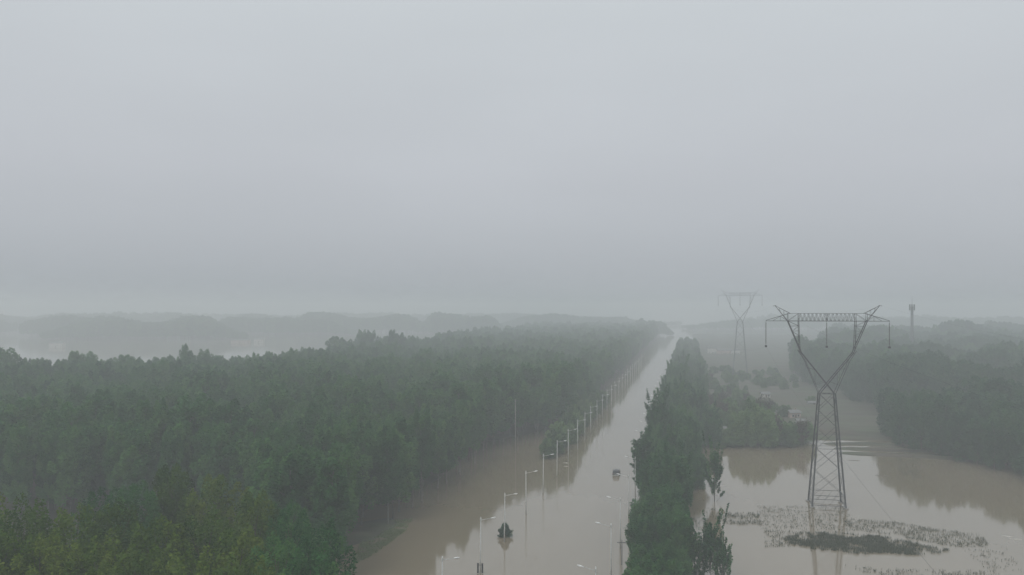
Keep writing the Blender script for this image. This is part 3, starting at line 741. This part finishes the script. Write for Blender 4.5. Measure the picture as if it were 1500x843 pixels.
# ------------------------------------------------------------------ half-sunk car on the road
def car():
    x, y, _ = ground_at(903, 695.5)
    r = empty('sunken_car', (x, y, -.38)); tag(r, 'dark car half sunk in the flooded road, seen from behind', 'car')
    W = .97
    prof = [(-2.3, .45), (-2.33, 1.05), (-2.22, 1.2), (-1.95, 1.88), (-1.7, 1.98), (.4, 1.96), (.75, 1.9), (1.35, 1.3), (2.15, 1.12), (2.35, .9), (2.38, .45)]
    def slab(prof, w0, w1, name, m, parent):
        b = MB(); n = len(prof); zz = lambda z: w0 + (w1-w0)*sstep(1.15, 1.95, z)
        vs = [(-zz(z), q, z) for q, z in prof] + [(zz(z), q, z) for q, z in prof]
        b.add(vs, [tuple(range(n)), tuple(reversed(range(n, 2*n)))] + [(i, i+n, (i+1) % n + n, (i+1) % n) for i in range(n)])
        o = b.build(name, m, parent)
        md = o.modifiers.new('soft', 'BEVEL'); md.width = .06; md.segments = 2; md.limit_method = 'ANGLE'
        return o
    body = slab(prof, W, W*.84, 'body', M['carbody'], r)
    def quad(name, pts, m, t=.02):
        b = MB(); n = (Vector(pts[1])-Vector(pts[0])).cross(Vector(pts[2])-Vector(pts[0])).normalized()*t
        b.add([Vector(p)+n for p in pts] + [Vector(p)-n for p in pts], [(0,1,2,3), (7,6,5,4), (0,4,5,1), (1,5,6,2), (2,6,7,3), (3,7,4,0)])
        return b.build(name, m, r)
    quad('rear_window', [(-.74, -2.2, 1.27), (.74, -2.2, 1.27), (.68, -2.0, 1.8), (-.68, -2.0, 1.8)], M['glass'])
    quad('windscreen', [(-.74, 1.3, 1.37), (.74, 1.3, 1.37), (.7, .82, 1.85), (-.7, .82, 1.85)], M['glass'])
    for s in (-1, 1):
        for k, (a, b_) in enumerate(((-1.8, -.9), (-.8, .1), (.2, .8))):
            quad('side_window', [(s*.955, a, 1.3), (s*.955, b_, 1.3), (s*.845, min(b_, .62), 1.82), (s*.845, a+.05, 1.82)], M['glass'])
        quad('tail_light', [(s*.78, -2.345, .98), (s*.94, -2.345, .98), (s*.92, -2.27, 1.28), (s*.80, -2.27, 1.28)], M['tail'])
        MB().box(s*1.12-.1, s*1.12+.1, .75, .87, 1.22, 1.38).build('wing_mirror', M['carbody'], r)
        MB().box(s*.62-.02, s*.62+.02, -1.5, .3, 2.0, 2.05).build('roof_rail', M['white'], r)
        for yy in (-1.45, 1.45):
            MB().tube([(s*.75, yy, .36), (s*.98, yy, .36)], .36, 14).build('wheel', M['tyre'], r)
    MB().box(-.26, .26, -2.37, -2.35, .82, .94).build('number_plate', M['white'], r)
    MB().box(-.9, .9, -2.42, -2.28, .5, .72).build('bumper', M['white'], r)
    return r
car()

# ------------------------------------------------------------------ houses and huts
def house(name, px, py, w_, dp, h, roof, wall_m, roof_m, label, rot=0, nwin=2, group=None, z=0.2, cat='house'):
    x, y, _ = ground_at(px, py)
    r = empty(name, (x, y, z), rot); tag(r, label, cat, group)
    b = MB(); b.box(-w_/2, w_/2, -dp/2, dp/2, -1.2, h)
    b.add([(-w_/2+.02, -dp/2+.02, h), (-w_/2+.02, dp/2-.02, h), (-w_/2+.02, 0, h+roof-.05), (w_/2-.02, -dp/2+.02, h), (w_/2-.02, dp/2-.02, h), (w_/2-.02, 0, h+roof-.05)], [(0, 2, 1), (3, 4, 5)])
    b.build('wall', wall_m, r)
    o_ = .35; b = MB(); t = .14
    for s in (-1, 1):
        e = s*(dp/2+o_); zz = h - roof*o_/(dp/2)
        b.add([(-w_/2-o_, e, zz+.03), (w_/2+o_, e, zz+.03), (w_/2+o_, 0, h+roof+.03), (-w_/2-o_, 0, h+roof+.03), (-w_/2-o_, e, zz+t+.03), (w_/2+o_, e, zz+t+.03), (w_/2+o_, 0, h+roof+t+.03), (-w_/2-o_, 0, h+roof+t+.03)],
              [(0,1,2,3), (7,6,5,4), (0,4,5,1), (1,5,6,2), (3,2,6,7), (0,3,7,4)])
    rf = b.build('roof', roof_m, r)
    if w_ > 5: MB().box(w_*.2, w_*.2+.5, .2, .7, h, h+roof+.8).build('chimney', wall_m, rf)
    MB().box(-.5, .5, -dp/2-.05, -dp/2-.003, .0, min(2.0, h-.3)).build('door', M['door'], r)
    for k in range(nwin):
        xx = -w_/2 + w_*(k+.5)/nwin
        if abs(xx) < 1.1: xx += 1.3
        if abs(xx) > w_/2 - .6: continue
        f = MB().box(xx-.55, xx+.55, -dp/2-.06, -dp/2-.004, .95, min(2.1, h-.25)).build('window', M['white'], r)
        MB().box(xx-.45, xx+.45, -dp/2-.075, -dp/2-.062, 1.05, min(2.0, h-.35)).build('pane', M['glass'], f)
    return r
house('hut', 1162, 614, 5.2, 4.0, 2.8, 1.0, M['wall_p'], M['roof_g'], 'small pinkish hut with grey roof among garden trees left of the pylon', R(25))
house('hut', 1140, 612, 4.4, 3.4, 2.4, .9, M['wall_w'], M['roof_g'], 'small white hut just left of the pinkish hut', R(-12), 1)
house('hut', 1173, 624, 3.6, 2.8, 2.0, .7, M['wall_g'], M['roof_g'], 'little pale shed right and in front of the pinkish hut', R(5), 1)
house('hut', 1121, 584, 4.6, 3.4, 2.4, .9, M['wall_w'], M['roof_g'], 'small whitish hut behind the garden trees, left of the pinkish hut and farther', R(15), 1)
house('hut', 1164, 562, 5.0, 4.0, 2.8, 1.0, M['wall_w'], M['roof_g'], 'small white hut at the foot of the right wood in haze', R(8), 1)
house('hut', 1192, 596, 5.6, 3.0, 1.9, .6, M['wall_g'], M['roof_g'], 'low pale shed on the mud field just left of the pylon leg', R(3), 1)
house('shed', 1051, 634, 6.6, 2.6, 1.7, .5, M['wall_w'], M['roof_g'], 'long low white shed at the right edge of the tree strip', R(-4), 2, cat='shed')
house('shed', 1076, 637, 2.6, 2.4, 2.1, .6, M['wall_p'], M['roof_r'], 'tiny pinkish shed among the brownish garden trees', R(10), 1, cat='shed')
house('shed', 1122, 638, 2.8, 2.2, 2.0, .5, M['wall_w'], M['roof_g'], 'tiny white shed close to the water under the garden trees', R(-8), 1, cat='shed')
house('row_building', 1043, 519, 9, 7, 6.2, 2.0, M['wall_w'], M['roof_g'], 'white gabled house at the left end of the hazy far building row', R(4), 3, 'far hazy building row', cat='building')
house('row_building', 1060, 520, 13, 7, 4.6, 1.6, M['wall_p'], M['roof_g'], 'long pinkish house in the middle of the hazy far building row', R(4), 5, 'far hazy building row', cat='building')
house('row_building', 1077, 520, 9, 7, 4.4, 1.4, M['wall_w'], M['roof_g'], 'white house at the right end of the hazy far building row', R(4), 3, 'far hazy building row', cat='building')
house('river_house', 84, 509, 16, 9, 5, 1.5, M['wall_w'], M['roof_g'], 'lone white house across the river on the far left', R(12), 5, z=.1)
house('river_house', 353, 503, 24, 10, 4, 1.2, M['wall_p'], M['roof_g'], 'long low pinkish house on the far river bank, left of two', R(12), 6, z=.1)
house('river_house', 380, 502, 13, 9, 4.6, 1.4, M['wall_w'], M['roof_g'], 'white house on the far river bank, right of two', R(12), 3, z=.1)

# ------------------------------------------------------------------ telecom tower and poles
x, y, _ = at(1336, 690); r = empty('telecom_tower', (x, y, 0)); tag(r, 'slender grey telecom tower behind the right wood', 'tower')
MB().tube([(0, 0, -1), (0, 0, 20), (0, 0, 50)], [1.6, 1.35, 1.0], 14).build('shaft', M['steel'], r, True)
m = MB(); m.tube([(0, 0, 46.5), (0, 0, 46.7)], 2.3, 14); m.tube([(0, 0, 50.2), (0, 0, 50.4)], 2.3, 14); m.build('platform', M['steel'], r)
for k in range(6):
    a = k*math.pi/3; cx, cy = 2.1*math.cos(a), 2.1*math.sin(a); MB().box(cx-.25, cx+.25, cy-.2, cy+.2, 47.2, 52.2).build('antenna_panel', M['dark'], r)
MB().tube([(0, 0, 50), (0, 0, 59)], [.18, .05], 6).build('lightning_rod', M['steel'], r)
def post(name, px, base, top, rr, label, m=M['concrete']):
    x, y, d = ground_at(px, base); h = H - (top-HZ)*d/F
    r = empty(name, (x, y, 0)); tag(r, label, 'pole')
    MB().tube([(0, 0, -1.5), (0, 0, h)], [rr, rr*.65], 8).build('shaft', m, r, True)
    b = MB(); b.box(-.9, .9, -.06, .06, h-.6, h-.48); b.build('crossbar', M['steel'], r)
    return r
post('utility_pole', 1295, 612, 574, .22, 'pale utility pole in front of the right wood, on the mud field', M['pole'])
post('utility_pole', 755, 663, 585, .17, 'tall thin pale pole at the notch in the left wood edge')
post('utility_pole', 1029, 517, 497, .2, 'hazy far pole left of the white building row')
post('utility_pole', 1070, 519, 500, .2, 'hazy far pole behind the pinkish building of the row')
post('sign_post', 911, 828, 791, .10, 'thin dark post in the water at the foot of the tree strip', M['dark'])

# ------------------------------------------------------------------ grass standing out of the water, ripples of foam, drift wood
def reeds(name, regions, label, gm_=None):
    rng = np.random.default_rng(9); V = []; Fc = []; T = []
    for (poly, n, h0, h1, thr) in regions:
        x0 = min(p[0] for p in poly); x1 = max(p[0] for p in poly); y0 = min(p[1] for p in poly); y1 = max(p[1] for p in poly)
        def inside(a, b):
            c = False
            for i in range(len(poly)):
                (xa, ya), (xb, yb) = poly[i], poly[i-1]
                if (ya > b) != (yb > b) and a < (xb-xa)*(b-ya)/(yb-ya)+xa: c = not c
            return c
        k = 0; tries = 0
        while k < n and tries < n*30:
            tries += 1
            px, py = rng.uniform(x0, x1), rng.uniform(y0, y1)
            if not inside(px, py): continue
            gx, gy, _ = ground_at(px, py)
            nn = .6*noise.noise((gx*.22, gy*.45, 2)) + .6*noise.noise((gx*1.1, gy*1.4, 8)) + rng.normal()*.12
            if thr < -.24:
                cx_ = (px-1235)/150 if px > 1235 else (px-1235)/90; cy_ = (py-(796+.055*(px-1235)))/13
                nn = nn*.8 + .24 - .40*(cx_*cx_ + cy_*cy_)
                if nn < 0: continue
            elif nn < thr: continue
            k += 1; tone = .5 + rng.normal()*.15
            for j in range(4 if thr < -.24 else 2):
                bx, by = gx + rng.normal()*.2, gy + rng.normal()*.2; a = rng.uniform(0, 6.28); ln = rng.uniform(h0, h1); wv = rng.uniform(.02, .045); le = rng.uniform(.1, .5)*ln
                ca, sa = math.cos(a), math.sin(a); b = len(V)
                V += [(bx-sa*wv, by+ca*wv, -.05), (bx+sa*wv, by-ca*wv, -.05), (bx+ca*le*.4+sa*wv*.7, by+sa*le*.4-ca*wv*.7, ln*.6), (bx+ca*le*.4-sa*wv*.7, by+sa*le*.4+ca*wv*.7, ln*.6), (bx+ca*le, by+sa*le, ln)]
                Fc += [(b, b+1, b+2, b+3), (b+3, b+2, b+4)]; T += [tone, tone]
    me = bpy.data.meshes.new(name); me.from_pydata(V, [], Fc); a = me.attributes.new('tone', 'FLOAT', 'FACE'); a.data.foreach_set('value', np.clip(np.array(T), 0, 1).astype(np.float32)); me.materials.append(gm_ or M['grass'])
    o = bpy.data.objects.new(name, me); C.objects.link(o); tag(o, label, kind='stuff')
reeds('reeds', [
    ([(1145, 792), (1175, 780), (1235, 781), (1300, 788), (1390, 806), (1370, 813), (1270, 814), (1190, 808)], 3900, .3, .7, -.25),
    ([(1045, 752), (1110, 752), (1120, 772), (1060, 768)], 500, .3, .6, -.05),
    ([(1110, 742), (1240, 742), (1250, 778), (1110, 776)], 950, .22, .5, -.15),
    ([(1120, 778), (1180, 776), (1200, 800), (1120, 802)], 500, .25, .5, -.05),
    ([(1235, 760), (1310, 765), (1440, 786), (1450, 802), (1400, 802), (1300, 784), (1235, 775)], 1700, .22, .5, -.15),
    ([(1235, 829), (1300, 834), (1440, 838), (1480, 843), (1480, 860), (1300, 850)], 500, .25, .55, -.05),
    ([(1395, 795), (1470, 800), (1500, 838), (1450, 838)], 160, .2, .5, .0),
    ([(995, 745), (1050, 745), (1060, 775), (1000, 775)], 160, .3, .7, .0),
    ([(1300, 655), (1345, 655), (1350, 700), (1318, 700), (1312, 675)], 500, .3, .9, .0),
], 'dark grass tips standing out of the flooded field')
M['grass_p'] = leaf_mat('bank_grass', (.13, .17, .08), (.18, .23, .11), (.25, .30, .15))
reeds('bank_grass', [([(515, 830), (535, 780), (565, 764), (604, 760), (594, 778), (570, 796), (548, 812)], 9000, .12, .32, -.1)], 'pale green grass on the bank at the wood edge', M['grass_p'])

def flat_patch(name, px, py, L_, W_, m, label, cat, rot=0, seed=1, z=.012):
    x, y, _ = ground_at(px, py); b = MB(); n = 22; rr = random.Random(seed); ph = rr.uniform(0, 6)
    ring = [(math.cos(k/n*6.283)*L_/2*(1+.25*math.sin(3*k/n*6.28+ph)+rr.uniform(-.12, .12)), math.sin(k/n*6.283)*W_/2*(1+.3*math.sin(2*k/n*6.28+ph)+rr.uniform(-.15, .15))) for k in range(n)]
    vs = [(a, c, -.02) for a, c in ring] + [(a*.8, c*.8, z+.03) for a, c in ring] + [(0, 0, z+.05)]
    b.add(vs, [(k, (k+1) % n, (k+1) % n+n, k+n) for k in range(n)] + [(k+n, (k+1) % n+n, 2*n) for k in range(n)])
    o = b.build(name, m); o.location = (x, y, 0); o.rotation_euler = (0, 0, rot); tag(o, label, cat)
for i, a in enumerate([
    ('foam_patch', 829, 678.5, 1.9, .9, 'foam', 'upper small pale foam streak behind a left-row lamp foot', 'foam', 0),
    ('foam_patch', 829, 683.5, 1.7, .6, 'foam', 'lower small pale foam streak behind a left-row lamp foot', 'foam', .1),
    ('foam_patch', 1475, 786, 2.2, .8, 'foam', 'pale foam lump drifting at the right edge, left of two', 'foam', -.3),
    ('foam_patch', 1486, 790, 2.6, .6, 'foam', 'thin pale foam streak drifting at the right edge, right of two', 'foam', -.1),
    ('driftwood', 1291, 697, 4.6, .5, 'timber', 'dark drift log on the bright water right of the pylon', 'log', .05),
    ('driftwood', 1251, 675, 4.4, .9, 'timber', 'dark drift heap under the mud bars just right of the pylon', 'log', 0),
    ('driftwood', 1440, 814, 1.4, .4, 'timber', 'little dark drift clump in the lower right water', 'log', .3),
]):
    flat_patch(a[0], a[1], a[2], a[3], a[4], M[a[5]], a[6], a[7], a[8], i)

# ------------------------------------------------------------------ haze
hm = bpy.data.materials.new('haze'); hm.use_nodes = True; t = hm.node_tree; t.nodes.clear()
o_ = N(t, 'ShaderNodeOutputMaterial'); pv = N(t, 'ShaderNodeVolumePrincipled')
pv.inputs['Color'].default_value = (.880, .925, .948, 1); pv.inputs['Density'].default_value = HAZE_DENSITY; pv.inputs['Anisotropy'].default_value = 0.0
t.links.new(pv.outputs[0], o_.inputs['Volume'])
hb = MB().box(-9100, 9100, -3100, 9100, -2.6, 66).build('haze', hm); tag(hb, 'grey mist over flood and woods', kind='stuff')
